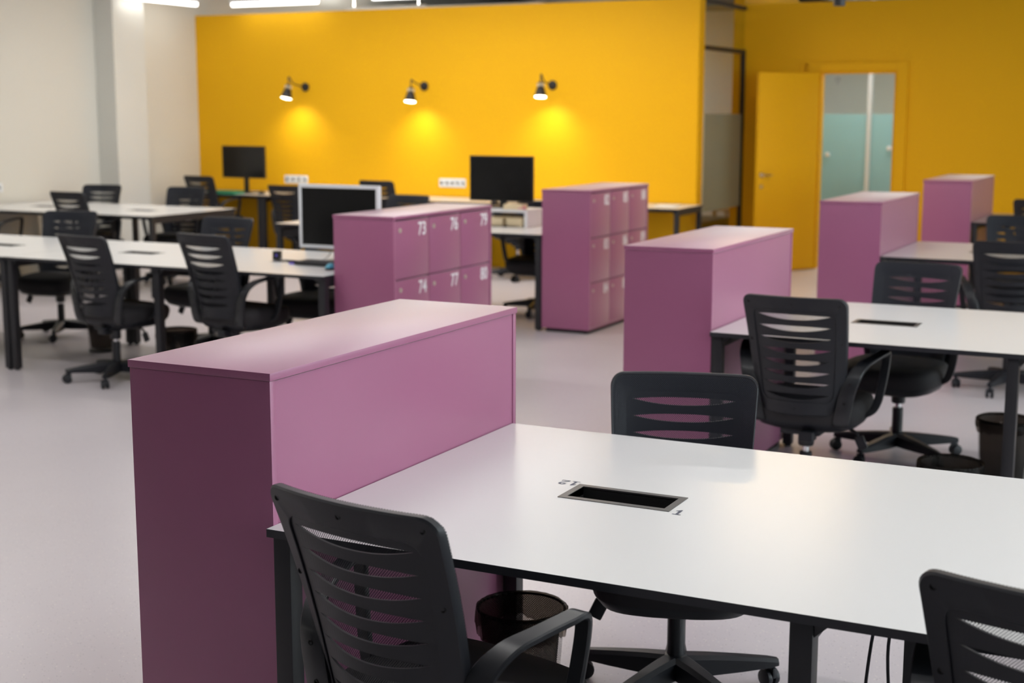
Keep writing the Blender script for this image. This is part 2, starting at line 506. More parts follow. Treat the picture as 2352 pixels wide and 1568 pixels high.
# ------------------------------------------------------------------ lamps that light the room
def tube_lamp(x, y, z, along, label, group, watts=None, col=(1.0, 0.98, 0.955)):
    t = thing('tube_lamp', label, 'lamp', (x, y, z), 0 if along == 'x' else R(90), group)
    bm = bmesh.new(); bm_box(bm, -0.62, 0.62, -0.02, 0.02, 0.02, 0.06, 0.004); obj('housing', bm, MT['wplastic'], t)
    bm = bmesh.new(); bm_lathe(bm, [(0.012, -0.60), (0.024, -0.59), (0.024, 0.59), (0.012, 0.60)], 12, ax='x'); obj('diffuser', bm, MT['tube'], t, smooth=True)
    top = (3.12 if x > -4.85 and y > 9.6 else 2.93 if -7.3 < x < -5 and y > 15 else 3.55)-z
    for s in (-0.5, 0.5):
        bm = bmesh.new(); bm_tube(bm, [(s, 0, 0.06), (s, 0, top)], 0.003, 6)
        obj('hanger', bm, MT['nickel'], t)
    ld = bpy.data.lights.new('tube_glow', 'AREA'); ld.shape = 'RECTANGLE'; ld.size = 1.2; ld.size_y = 0.08
    ld.energy = watts or TUBE_W; ld.color = col
    lo = bpy.data.objects.new('tube_glow', ld); C.objects.link(lo); lo.parent = t; lo.location = (0, 0, -0.03)
    l2 = ld.copy(); l2.energy = ld.energy*UP_SHARE
    lo = bpy.data.objects.new('tube_glow', l2); C.objects.link(lo); lo.parent = t; lo.location = (0, 0, 0.07); lo.rotation_euler = (PI, 0, 0)
    return t
tube_lamp(-9.88, 13.66, 2.895, 'x', 'long white tube lamp over the yellow wall, middle of the three', 'tube lamps above the yellow wall', 0.8)
tube_lamp(-10.80, 12.83, 2.895, 'y', 'white tube lamp over the cream wall, leftmost of the three', 'tube lamps above the yellow wall', 1.2)
tube_lamp(-8.12, 13.90, 2.93, 'x', 'white tube lamp over the yellow wall, rightmost of the three', 'tube lamps above the yellow wall', 0.8)
for x in (-9.2, -6.2, -3.2, -0.4, 2.2):
    for y in ((2.8, 5.4, 8.2, 11.0) if x < -4 else (2.9, 6.2, 10.4)):
        tube_lamp(x, y, 3.05, 'x', 'white ceiling tube lamp above the picture', 'ceiling tube lamps over the desks', TUBE_W*(0.80 if x < -9 else 0.88 if y < 3 else 0.6 if x > -4 and y > 10 else 1.15))
for x, y, wt in ((-8.9, 12.2, 12), (-7.4, 12.2, 18), (-5.9, 12.2, 21)):
    tube_lamp(x, y, 3.02, 'x', 'white ceiling tube lamp above the picture', 'ceiling tube lamps over the desks', wt)
tube_lamp(-3.4, 12.2, 3.02, 'x', 'added unseen warm tube lamp, standing in for yellow bounce light on the door wall', 'ceiling tube lamps over the desks', 30, (1.0, 0.72, 0.38))  # added warm lamp in place of light bounced off the yellow wall
for x in (-10.2, -7.2): tube_lamp(x, 16.6, 3.0, 'x', 'added tube lamp brightening the ceiling behind the yellow wall', 'added tube lamps in the back rooms', 45, (0.95, 0.98, 1.0))  # added lamps, they brighten the ceiling behind the partition
tube_lamp(-3.6, 16.5, 2.70, 'x', 'added unseen tube lamp brightening the corridor behind the open door', 'added tube lamps in the back rooms', 26)  # added behind the wall top to brighten the corridor
tube_lamp(-6.9, 16.3, 2.5, 'y', 'added tube lamp brightening the glass room', 'added tube lamps in the back rooms', 9)  # added because the glass room came out too dark
for x in (-4.9, -3.4): tube_lamp(x, 18.4, 2.70, 'x', 'added unseen tube lamp brightening the office behind the door', 'added tube lamps in the office', 19, (0.92, 0.97, 1.0))  # added out of view to light the office

def wall_lamp(x, dx, z0, z1, tilt, label):
    t = thing('wall_lamp', label, 'lamp', (x, YA, 1.956), 0, 'black lamps on the yellow wall')
    bm = bmesh.new(); bm_lathe(bm, [(0.050, 0), (0.050, -0.012), (0.044, -0.022), (0.010, -0.026)], 20, ax='y'); obj('wall_plate', bm, MT['lampblack'], t, smooth=True, auto=50)
    sx = dx
    zt = z1-1.956
    bm = bmesh.new()
    bm_tube(bm, bezier([(0, -0.02, 0), (0, -0.10, 0.01), (sx*0.6, -0.22, 0.04), (sx, -0.28, zt+0.09), (sx, -0.29, zt+0.05), (sx, -0.29, zt)], 5), 0.008)
    obj('arm', bm, MT['lampblack'], t, smooth=True)
    h = z1-z0
    sh = link('shade', None, t)
    bpy.data.objects.remove(sh)
    bm = bmesh.new()
    bm_lathe(bm, [(0.012, 0.012), (0.026, 0.006), (0.034, -0.004), (0.034, -0.045), (0.040, -0.05), (0.068, -h), (0.064, -h), (0.036, -0.054), (0.0, -0.056)], 24, cap0=True, cap1=False)
    s = obj('shade', bm, MT['lampblack'], t, (sx, -0.29, zt), smooth=True, auto=45)
    s.rotation_euler = (R(-10), R(tilt), 0)
    bm = bmesh.new()
    for k in range(14):
        a = 2*PI*k/14
        x0, y0 = 0.0345*math.cos(a), 0.0345*math.sin(a)
        bm_tube(bm, [(x0, y0, -0.008), (x0*1.03, y0*1.03, -0.042)], 0.0045, 6)
    obj('brass_ring', bm, MT['brass'], s, smooth=True)
    bm = bmesh.new(); bm_lathe(bm, [(0.0, -0.075), (0.03, -0.085), (0.045, -h+0.04), (0.058, -h+0.012), (0.058, -h-0.004), (0.0, -h-0.014)], 20, cap0=False, cap1=False)
    obj('bulb', bm, MT['bulb'], s, smooth=True)
    ld = bpy.data.lights.new('lamp_glow', 'SPOT'); ld.energy = SPOT_W; ld.color = (1.0, 0.93, 0.80)
    ld.spot_size = R(112); ld.spot_blend = 1.0; ld.shadow_soft_size = 0.04
    lo = bpy.data.objects.new('lamp_glow', ld); C.objects.link(lo); lo.parent = s; lo.location = (0, 0, -h-0.03)
    lo.rotation_euler = (R(42), R(-tilt), 0)
wall_lamp(-9.606, -0.03, 1.825, 1.975, 8, 'black wall lamp with brass ring, left of the three on the yellow wall')
wall_lamp(-8.028, 0.0, 1.785, 1.93, 0, 'black wall lamp with brass ring, middle of the three on the yellow wall')
wall_lamp(-6.470, 0.0, 1.83, 1.975, -3, 'black wall lamp with brass ring, right of the three on the yellow wall')

# black spotlight hanging near the top edge
t = thing('spotlight', 'small black ceiling spotlight at the top edge above the doorway', 'lamp', (-2.25, 9.0, 2.33))
bm = bmesh.new(); bm_lathe(bm, [(0.036, 0), (0.036, 0.14), (0.02, 0.15)], 18); obj('barrel', bm, MT['lampblack'], t, smooth=True, auto=45)
bm = bmesh.new(); bm_tube(bm, [(0, 0, 0.15), (0, 0, 3.55-2.33)], 0.008); obj('rod', bm, MT['lampblack'], t)

# ------------------------------------------------------------------ desks
TH, TT, DD = 0.75, 0.019, 1.245
def desk_top(bm, x0, x1, y0, y1, holes):
    """laminate sheet with rectangular cut-outs: white faces (0), black rim (1)"""
    xs = sorted({x0, x1, *[h[0] for h in holes], *[h[1] for h in holes]})
    ys = sorted({y0, y1, *[h[2] for h in holes], *[h[3] for h in holes]})
    def solid(i, j):
        cx, cy = (xs[i]+xs[i+1])/2, (ys[j]+ys[j+1])/2
        return not any(h[0] < cx < h[1] and h[2] < cy < h[3] for h in holes)
    vt = {}
    def v(x, y, z):
        k = (round(x, 5), round(y, 5), z)
        if k not in vt: vt[k] = bm.verts.new((x, y, z))
        return vt[k]
    za, zb = TH, TH-TT
    nx, ny = len(xs)-1, len(ys)-1
    for i in range(nx):
        for j in range(ny):
            if not solid(i, j): continue
            a, b, c, d = xs[i], xs[i+1], ys[j], ys[j+1]
            bm.faces.new((v(a, c, za), v(b, c, za), v(b, d, za), v(a, d, za)))
            bm.faces.new((v(a, c, zb), v(a, d, zb), v(b, d, zb), v(b, c, zb))).material_index = 1
            for (p, q, di, dj) in (((a, c), (b, c), 0, -1), ((b, c), (b, d), 1, 0), ((b, d), (a, d), 0, 1), ((a, d), (a, c), -1, 0)):
                ii, jj = i+di, j+dj
                if 0 <= ii < nx and 0 <= jj < ny and solid(ii, jj): continue
                bm.faces.new((v(*p, za), v(*p, zb), v(*q, zb), v(*q, za))).material_index = 1

def cable_box(t, gx, gy, gw=0.29, gd=0.135):
    e = 0.018
    bm = bmesh.new()
    x0, x1, y0, y1 = gx-gw/2, gx+gw/2, gy-gd/2, gy+gd/2
    for a, b, c, d in ((x0, x1, y0, y0+e), (x0, x1, y1-e, y1), (x0, x0+e, y0+e, y1-e), (x1-e, x1, y0+e, y1-e)):
        bm_box(bm, a, b, c, d, TH-0.004, TH+0.0018)
    cb = obj('cable_box', bm, MT['boxmetal'], t)
    bm = bmesh.new()
    zi = TH-0.075
    bm_box(bm, x0+e, x1-e, y0+e, y1-e, zi-0.003, zi)
    for a, b, c, d in ((x0+e, x1-e, y0+e-0.002, y0+e), (x0+e, x1-e, y1-e, y1-e+0.002), (x0+e-0.002, x0+e, y0+e, y1-e), (x1-e, x1-e+0.002, y0+e, y1-e)):
        bm_box(bm, a, b, c, d, zi, TH-0.002)
    obj('tray', bm, MT['hole'], cb)
    return cb

LEG = 0.046
def bench(label, x0, y0, mods=2, depth=DD, ml=1.24, boxes=True, legs2=True, group='white bench desks', off=0.0):
    """x0, y0 = left near corner of the top; origin on the floor there"""
    t = thing('bench_desk', label, 'desk', (x0, y0, 0), 0, group)
    L = mods*ml
    hol = []
    if boxes:
        for k in range(mods):
            gx, gy = ml*(k+0.5), depth/2-0.012
            hol.append((gx-0.127, gx+0.127, gy-0.05, gy+0.05))
    bm = bmesh.new(); desk_top(bm, 0, L, 0, depth, hol)
    obj('tabletop', bm, [MT['top'], MT['edge']], t)
    if boxes:
        for k in range(mods): cable_box(t, ml*(k+0.5), depth/2-0.012)
    zb = TH-TT
    xs = [0.002] + [ml*k-LEG/2+off for k in range(1, mods)] + [L-LEG-0.002]
    for x in xs:
        for y in (0.022, depth-0.022-LEG):
            bm = bmesh.new(); bm_box(bm, x, x+LEG, y, y+LEG, 0.012, zb, 0.003)
            bm_lathe(bm, [(0.014, 0), (0.018, 0.004), (0.018, 0.012)], 10, (x+LEG/2, y+LEG/2, 0))
            obj('leg', bm, MT['frame'], t, smooth=True, auto=40)
        bm = bmesh.new(); bm_box(bm, x+0.003, x+LEG-0.003, 0.022+LEG, depth-0.022-LEG, zb-0.05, zb-0.001)
        obj('cross_beam', bm, MT['frame'], t)
    for y in (0.25, depth-0.29):
        for a, b in zip(xs, xs[1:]):
            bm = bmesh.new(); bm_box(bm, a+LEG, b, y, y+0.04, zb-0.034, zb-0.001)
            obj('long_beam', bm, MT['frame'], t)
    # gussets where legs meet the beams
    for x in xs:
        for s, xx in ((1, x+LEG), (-1, x)):
            if (s < 0 and x != xs[-1]) or (s > 0 and x == xs[-1]): continue
            for y in (0.03, depth-0.06):
                bm = bmesh.new()
                vs = [bm.verts.new(p) for p in ((xx, y, zb-0.002), (xx+s*0.035, y, zb-0.002), (xx, y, zb-0.035), (xx, y+0.004, zb-0.002), (xx+s*0.035, y+0.004, zb-0.002), (xx, y+0.004, zb-0.035))]
                for q in ((0, 1, 2), (3, 5, 4), (0, 3, 4, 1), (1, 4, 5, 2), (2, 5, 3, 0)): bm.faces.new([vs[i] for i in q])
                obj('bracket', bm, MT['frame'], t)
    return t

d1 = bench('white bench desk in the foreground with numbers 12 and 1 beside its cable box', -1.8985, 2.545, off=-0.013)
def digit_mesh(ch):
    """slab-serif digits 1 and 2, 1 unit tall"""
    bm = bmesh.new()
    if ch == '1':
        polys = [[(0.24, 0.10), (0.42, 0.10), (0.42, 1.0), (0.30, 1.0), (0.24, 0.92)], [(0.05, 0.80), (0.05, 0.70), (0.24, 0.76), (0.24, 0.92)], [(0.04, 0), (0.62, 0), (0.62, 0.10), (0.04, 0.10)]]
    else:
        pts = [(0.04, 0.70), (0.06, 0.86), (0.18, 0.97), (0.33, 1.0), (0.50, 0.95), (0.60, 0.83), (0.60, 0.68), (0.52, 0.52), (0.38, 0.36), (0.22, 0.20), (0.14, 0.10)]
        inn = [(0.22, 0.70), (0.23, 0.80), (0.28, 0.87), (0.34, 0.88), (0.40, 0.85), (0.43, 0.77), (0.42, 0.66), (0.36, 0.54), (0.24, 0.40), (0.10, 0.22), (0.04, 0.10)]
        polys = [[pts[k], pts[k+1], inn[k+1], inn[k]] for k in range(len(pts)-1)]
        polys += [[(0.04, 0), (0.64, 0), (0.64, 0.13), (0.04, 0.13)], [(0.56, 0.13), (0.64, 0.13), (0.64, 0.24), (0.57, 0.24)]]
    for p in polys:
        bm.faces.new([bm.verts.new((x*0.037, y*0.041, 0)) for x, y in p])
    me = bpy.data.meshes.new('number'); bm.to_mesh(me); bm.free(); me.materials.append(MT['ink'])
    return me
for ch, x, y, rz in (('1', 0.470, 0.700, 180), ('2', 0.442, 0.700, 180), ('1', 0.776, 0.528, 0)):
    n = link('number', digit_mesh(ch), d1, (x, y, TH+0.0005))
    n.rotation_euler = (0, 0, R(rz))
d2 = bench('white bench desk in the second row, against the purple locker behind the foreground one', -1.957, 5.795)
d3 = bench('white bench desk in the third row, partly hidden by two black chairs at right', -2.022, 9.40)
d4 = bench('white bench desk farthest back on the right, beside the darkest purple locker', -1.975, 12.715)
d5 = bench('white bench desk with the white-framed monitor, ending at a numbered purple locker', -4.610-2.48, 6.775)
d6 = bench('white bench desk at the left edge, joined to the one with the monitor', -4.610-4.96-0.004, 6.768)
d7 = bench('white bench desk in front of the cream wall, far left', -8.63-2.48, 9.99)
d8 = bench('white bench desk with the big black monitor and white riser', -4.716-2.48, 9.87)
wl = ['leftmost wall desk under the yellow wall, carrying the green folder and a monitor', 'wall desk with a chair top in front, under the left white socket', 'wall desk under the yellow wall behind the white-framed monitor', 'wall desk under the yellow wall behind the big black monitor', 'rightmost wall desk, at the right end of the bright yellow wall with paper on it']
for k in range(5):
    bench(wl[k], -10.97+1.24*k, 13.09, 1, 0.735, 1.238, boxes=False, group='wall desks under the yellow wall')
# two cables hanging under the foreground desk
for k, (x, y, label) in enumerate(((-0.587, 2.80, 'thin black cable hanging under the foreground desk, left of the pair'), (-0.553, 2.80, 'thin black cable hanging under the foreground desk, right of the pair'))):
    bm = bmesh.new()
    bm_tube(bm, bezier([(x+0.02, y, 0.729), (x, y, 0.62), (x-0.012+0.02*k, y, 0.45), (x-0.01+0.012*k, y, 0.25), (x+0.01, y, 0.06), (x+0.04, y+0.02, 0.005), (x+0.15, y+0.06, 0.004)], 6), 0.0035)
    tag(obj('cable', bm, MT['cable'], smooth=True), label, 'cable', 'cables under the foreground desk')

# ------------------------------------------------------------------ purple lockers
def locker(label, x1, y0, wd, dp, h, doors_right, nums=None):
    """x1,y0 = right near corner"""
    t = thing('locker_cabinet', label, 'locker', (x1-wd, y0, 0), 0, 'purple locker cabinets')
    P = MT['purple']; ts = 0.018; o = 0.003; pl = 0.03
    box('top_panel', 0, wd, 0, dp, h-ts, h, P, t, bev=0.0012)
    box('plinth', 0.03, wd-0.03, 0.03, dp-0.03, 0, pl, MT['plinth'], t)
    z1 = h-ts-0.001
    box('side_panel', o, wd-o, o, o+ts, pl, z1, P, t, bev=0.001)
    box('side_panel', o, wd-o, dp-o-ts, dp-o, pl, z1, P, t, bev=0.001)
    box('bottom_panel', o+0.004, wd-o-0.004, o+ts, dp-o-ts, pl, pl+ts, P, t)
    if doors_right: bx0, bx1 = o+0.004, o+0.012
    else: bx0, bx1 = wd-o-0.0105, wd-o-0.0035
    box('back_panel', bx0, bx1, o+ts+0.0015, dp-o-ts-0.0015, pl+ts, z1-0.002, P, t)
    # carcass behind the doors
    fx = wd-o-0.02 if doors_right else o+0.02
    y_a, y_b = o+ts, dp-o-ts
    za, zb = pl+ts, z1
    bm = bmesh.new()
    xa, xb = (bx1, fx) if doors_right else (fx, bx0)
    for k in (1, 2):
        yy = y_a+(y_b-y_a)*k/3; bm_box(bm, xa, xb, yy-0.009, yy+0.009, za, zb)
        zz = za+(zb-za)*k/3; bm_box(bm, xa, xb, y_a, y_b, zz-0.009, zz+0.009)
    obj('shelves', bm, MT['purple_dark'], t)
    dw, dh = (y_b-y_a)/3, (zb-za)/3
    sgn = 1 if doors_right else -1
    xf = fx+sgn*0.0165
    for c in range(3):
        for r in range(3):
            ya, yb2 = y_a+dw*c+0.003, y_a+dw*(c+1)-0.003
            z_b, z_t = zb-dh*(r+1)+0.004, zb-dh*r-(0.009 if r == 0 else 0.007)
            d = box('door', min(fx, xf), max(fx, xf), ya, yb2, z_b, z_t, P, t, bev=0.001)
            bm = bmesh.new()
            ly = ya+0.055 if doors_right else yb2-0.055
            bm_lathe(bm, [(0.0135, -0.001), (0.0135, 0.004*sgn), (0.007, 0.0045*sgn), (0.006, 0.001*sgn)], 14, (xf, ly, z_t-0.055), ax='x')
            obj('lock', bm, MT['nickel'], d, smooth=True, auto=40)
            if nums:
                n = link('number', text_mesh(str(nums+3*c+r), 0.108, MT['number'], 0.0016, 0.88), d, (xf+0.0004*sgn, yb2-0.075, z_t-0.062))
                n.rotation_euler = (R(90), 0, R(90))
    return t
locker('purple locker cabinet in the foreground, light pink top, touching the desk numbered 12', -1.896, 2.57, 0.412, 1.246, 1.103, False)
locker('plain purple locker in the second row, left of the fully visible slotted chair', -1.957, 5.82, 0.412, 1.246, 1.103, False)
locker('purple locker cabinet in front of the open doorway', -2.022, 9.394, 0.412, 1.246, 1.103, False)
locker('darkest purple locker cabinet, farthest back at right, brown-tinted side', -1.975, 12.688, 0.412, 1.246, 1.103, False)
locker('purple locker with numbered doors behind the foreground one, next to the white-framed monitor', -4.198, 6.882, 0.409, 1.202, 1.097, True, 73)
locker('purple locker with numbered doors, next to the big black monitor', -4.304, 9.897, 0.409, 1.202, 1.097, True, 82)

# ------------------------------------------------------------------ office chairs
def S(u, v, off=0.0):
    """point on the back shell: u -1..1 across, v 0..1 bottom to top, off towards the sitter (+y)"""
    hw = 0.191+0.030*v-0.014*(1-v)**3
    yc = -0.182-0.035*v-0.060*v*v
    kc = 0.080-0.050*v
    return Vector((u*hw, yc+kc*abs(u)**2.0+off, 0.425+0.505*v))

def rr_loop(u0, u1, v0, v1, ru, rv, n=6, m=10):
    """rounded rectangle loop in (u,v); same point count for any size"""
    out = []
    cs = [(u1-ru, v1-rv, 0), (u0+ru, v1-rv, 90), (u0+ru, v0+rv, 180), (u1-ru, v0+rv, 270)]
    for i, (cu, cv, a0) in enumerate(cs):
        for k in range(n+1):
            a = R(a0+90*k/n)
            out.append((cu+ru*math.cos(a), cv+rv*math.sin(a)))
        nu, nv, na = cs[(i+1) % 4]
        p = out[-1]
        q = (nu+ru*math.cos(R(na)), nv+rv*math.sin(R(na)))
        for k in range(1, m): out.append((p[0]+(q[0]-p[0])*k/m, p[1]+(q[1]-p[1])*k/m))
    return out

def back_frame_mesh():
    bm = bmesh.new()
    outer = rr_loop(-1, 1, 0, 1, 0.17, 0.075)
    inner = rr_loop(-0.80, 0.80, 0.115, 0.885, 0.16, 0.065)
    mid = [(a[0]*0.93+b[0]*0.07, a[1]*0.93+b[1]*0.07) for a, b in zip(outer, inner)]
    n = len(outer)
    def ring(lp, off): return [bm.verts.new(S(u, v, off)) for u, v in lp]
    rings = [ring(inner, 0.012), ring(inner, 0.001), ring([(b[0]*.97+a[0]*.03, b[1]*.97+a[1]*.03) for a, b in zip(outer, inner)], -0.001), ring(mid, -0.001), ring(outer, 0.004), ring(outer, 0.020), ring(mid, 0.024)]
    for a, b in zip(rings, rings[1:]+rings[:1]):
        for i in range(n):
            q = bm.faces.new((a[i], a[(i+1) % n], b[(i+1) % n], b[i])); q.smooth = True
    return mesh_of('back_frame', bm, MT['plastic'], auto=38)

def panel_mesh():
    bm = bmesh.new()
    NU, NS = 34, 8
    top, bot = 0.895, 0.105
    cols = []
    for i in range(NU+1):
        u = -0.81+1.62*i/NU
        br = [bot]
        for k in range(NS-1, -1, -1):
            vc = 0.836-0.096*k
            t = u/0.70
            up_, dn = (0.0, 0.0)
            if abs(t) < 1:
                g = (1-abs(t)**2.3)
                up_, dn = 0.018*g, 0.029*g
            sag = 0.010*t*t
            br += [vc-dn+sag, vc+up_+sag]
        br.append(top)
        cols.append((u, br))
    vt = {}
    def v(i, j):
        u, br = cols[i]
        k = (i, round(br[j], 5))
        if k not in vt: vt[k] = bm.verts.new(S(u, br[j], 0.004))
        return vt[k]
    nb = 2*NS+2
    faces = []
    for i in range(NU):
        for j in range(0, nb, 2):
            c = [v(i, j), v(i+1, j), v(i+1, j+1), v(i, j+1)]
            c2 = []
            for q in c:
                if q not in c2: c2.append(q)
            if len(c2) >= 3: faces.append(bm.faces.new(c2))
    r = bmesh.ops.extrude_face_region(bm, geom=faces, use_keep_orig=True)
    bmesh.ops.translate(bm, verts=[g for g in r['geom'] if isinstance(g, bmesh.types.BMVert)], vec=(0, 0.006, 0))
    return mesh_of('slotted_panel', bm, MT['plastic'])

def net_mesh():
    bm = bmesh.new()
    uvl = bm.loops.layers.uv.new('UVMap')
    lp = rr_loop(-1, 1, 0, 1, 0.17, 0.075)
    # concentric loops towards the centre give a smooth sheet
    K = 10
    rings = []
    for k in range(K):
        f = 1-k/K
        off = 0.026+0.006*(1-f)
        if k == 0: off = 0.022
        rings.append([(bm.verts.new(S(u*f, 0.5+(v-0.5)*f, off)), u*f*0.21, (0.5+(v-0.5)*f)*0.478) for u, v in lp])
    n = len(lp)
    cvert = (bm.verts.new(S(0, 0.5, 0.032)), 0, 0.239)
    def face(items):
        f = bm.faces.new([q[0] for q in items]); f.smooth = True
        for lo, q in zip(f.loops, items): lo[uvl].uv = (q[1], q[2])
    for a, b in zip(rings, rings[1:]):
        for i in range(n): face((a[i], a[(i+1) % n], b[(i+1) % n], b[i]))
    for i in range(n): face((rings[-1][i], rings[-1][(i+1) % n], cvert))
    return mesh_of('mesh_back', bm, MT['net'])

def seat_mesh():
    bm = bmesh.new()
    def ring(z, s, fr=1.0, drop=0.0):
        out = []
        for i in range(40):
            a = 2*PI*i/40
            c, s_ = math.cos(a), math.sin(a)
            e = 2/3.6
            x = math.copysign(abs(c)**e, c)*0.238*s
            y = math.copysign(abs(s_)**e, s_)*0.232*s
            zz = z-(0.022*max(0, y/0.232)**3 if drop else 0)
            out.append(bm.verts.new((x, y+0.088, zz)))
        return out
    prof = [(0.330, .42), (0.337, .66), (0.356, .87), (0.386, .96), (0.415, .99), (0.440, 1.0), (0.460, .985), (0.474, .94), (0.481, .85), (0.484, .6), (0.480, .3)]
    rs = [ring(z, s, drop=z > 0.43) for z, s in prof]
    for a, b in zip(rs, rs[1:]):
        for i in range(40):
            q = bm.faces.new((a[i], a[(i+1) % 40], b[(i+1) % 40], b[i])); q.smooth = True
            q.material_index = 1 if rs.index(a) < 3 else 0
    bm.faces.new(rs[0][::-1]).material_index = 1; bm.faces.new(rs[-1])
    return mesh_of('seat', bm, [MT['fabric'], MT['plastic']], smooth=True)

def arm_mesh(s):
    bm = bmesh.new()
    P = [(0.150, -0.06, 0.372), (0.176, -0.118, 0.385), (0.186, -0.132, 0.425), (0.194, -0.134, 0.47), (0.208, -0.134, 0.54), (0.228, -0.118, 0.600), (0.253, -0.075, 0.642), (0.277, -0.015, 0.660), (0.297, 0.055, 0.673), (0.302, 0.090, 0.676), (0.302, 0.106, 0.660), (0.299, 0.105, 0.61), (0.287, 0.098, 0.52), (0.272, 0.092, 0.45), (0.246, 0.08, 0.408), (0.19, 0.06, 0.388), (0.12, 0.05, 0.378)]
    P = bezier([(s*a, b, c) for a, b, c in P], 4)
    n = len(P)
    wd = [0.066-0.022*min(1, max(0, (i/n-0.28)/0.16))-0.008*min(1, max(0, (i/n-0.5)/0.15)) for i in range(n)]
    bm_band(bm, P, wd, 0.015)
    return mesh_of('armrest', bm, MT['plastic2'], auto=38)

def base_mesh():
    bm = bmesh.new()
    bm_lathe(bm, [(0.034, 0.062), (0.046, 0.07), (0.046, 0.105), (0.036, 0.122), (0.028, 0.126)], 20)
    for k in range(5):
        a = 2*PI*k/5
        M3 = Matrix.Rotation(a, 3, 'Z')
        secs = [(0.03, 0.033, 0.062, 0.124), (0.10, 0.029, 0.060, 0.118), (0.20, 0.024, 0.062, 0.106), (0.285, 0.020, 0.066, 0.094), (0.314, 0.015, 0.069, 0.088)]
        rings = []
        for r, hw, z0, z1 in secs:
            pr = [(-hw, z0), (hw, z0), (hw, z1-0.010), (hw*0.55, z1), (-hw*0.55, z1), (-hw, z1-0.010)]
            rings.append([bm.verts.new(M3 @ Vector((r, y, z))) for y, z in pr])
        for p, q in zip(rings, rings[1:]):
            for i in range(6): bm.faces.new((p[i], p[(i+1) % 6], q[(i+1) % 6], q[i]))
        bm.faces.new(rings[0][::-1]); bm.faces.new(rings[-1])
    return mesh_of('star_base', bm, MT['plastic'], auto=35)

def caster_mesh():
    bm = bmesh.new()
    for s in (-1, 1):
        bm_lathe(bm, [(0.016, s*0.005), (0.025, s*0.006), (0.0275, s*0.012), (0.0255, s*0.021), (0.016, s*0.024)], 16, (0.010, 0, 0.0275), ax='y')
    bm_box(bm, -0.016, 0.022, -0.0065, 0.0065, 0.030, 0.062, 0.002)
    bm_lathe(bm, [(0.011, 0.058), (0.011, 0.072)], 10)
    return mesh_of('caster', bm, MT['plastic'], smooth=True, auto=40)

def mech_mesh():
    bm = bmesh.new()
    bm_box(bm, -0.085, 0.085, -0.10, 0.10, 0.325, 0.360, 0.008)
    bm_box(bm, 0.01, 0.07, -0.15, -0.08, 0.310, 0.352, 0.006)
    return mesh_of('tilt_mechanism', bm, MT['plastic'], smooth=True, auto=40)

def lever_mesh():
    bm = bmesh.new()
    bm_tube(bm, bezier([(0.07, 0.06, 0.345), (0.15, 0.06, 0.342), (0.195, 0.055, 0.328), (0.213, 0.05, 0.305)], 5), 0.007)
    fs = bm_box(bm, -0.021, 0.021, -0.008, 0.008, -0.058, 0.0, 0.006)
    vs = list({v for v in bm.verts if abs(v.co.x) < 0.03 and v.co.z < 0.1})
    bmesh.ops.rotate(bm, verts=vs, cent=(0, 0, 0), matrix=Matrix.Rotation(R(-25), 3, 'Y'))
    bmesh.ops.translate(bm, verts=vs, vec=(0.211, 0.05, 0.312))
    return mesh_of('lever', bm, MT['plastic'], smooth=True, auto=40)

def lift_mesh():
    bm = bmesh.new()
    bm_lathe(bm, [(0.0265, 0.10), (0.0265, 0.245), (0.022, 0.25)], 18)
    return mesh_of('gas_lift', bm, MT['plastic2'], smooth=True, auto=40)

def stem_mesh():
    bm = bmesh.new(); bm_lathe(bm, [(0.014, 0.20), (0.014, 0.335)], 14)
    return mesh_of('stem', bm, MT['chrome'], smooth=True, auto=40)

def sleeve_mesh():
    bm = bmesh.new(); bm_lathe(bm, [(0.031, 0.262), (0.034, 0.27), (0.034, 0.335)], 18)
    return mesh_of('sleeve', bm, MT['plastic2'], smooth=True, auto=40)

def bolt_mesh():
    bm = bmesh.new()
    bm_lathe(bm, [(0.0062, 0.0005), (0.0062, -0.0012), (0.0045, -0.0012), (0.004, 0.0005)], 12, ax='y')
    return mesh_of('bolt', bm, MT['hole'], smooth=True, auto=40)

CM = dict(frame=back_frame_mesh(), panel=panel_mesh(), net=net_mesh(), seat=seat_mesh(), armR=arm_mesh(1), armL=arm_mesh(-1),
          base=base_mesh(), caster=caster_mesh(), mech=mech_mesh(), lever=lever_mesh(), lift=lift_mesh(), stem=stem_mesh(), sleeve=sleeve_mesh(), bolt=bolt_mesh())

def make_chair(label, group):
    t = thing('office_chair', label, 'chair', (0, 0, 0), 0, group)
    fr = link('back_frame', CM['frame'], t)
    for u, v in ((-0.86, 0.945), (0, 0.945), (0.86, 0.945), (-0.90, 0.62), (0.90, 0.62), (0, 0.055)):
        link('bolt', CM['bolt'], fr, S(u, v, -0.0005))
    link('slotted_panel', CM['panel'], t)
    link('mesh_back', CM['net'], t)
    link('seat', CM['seat'], t)
    for k, s in (('armR', 1), ('armL', -1)):
        a = link('armrest', CM[k], t)
        for p in ((0.196, -0.1425, 0.485), (0.215, -0.138, 0.565)):
            link('bolt', CM['bolt'], a, (s*p[0], p[1], p[2]))
    link('tilt_mechanism', CM['mech'], t)
    link('lever', CM['lever'], t)
    gl = link('gas_lift', CM['lift'], t)
    link('stem', CM['stem'], gl)
    link('sleeve', CM['sleeve'], gl)
    sb = link('star_base', CM['base'], t)
    for k in range(5):
        a = 2*PI*k/5
        link('caster', CM['caster'], sb, (0.296*math.cos(a), 0.296*math.sin(a), 0), a+R((40, -70, 110, 15, -150)[k]))
    return t
PROTO = []
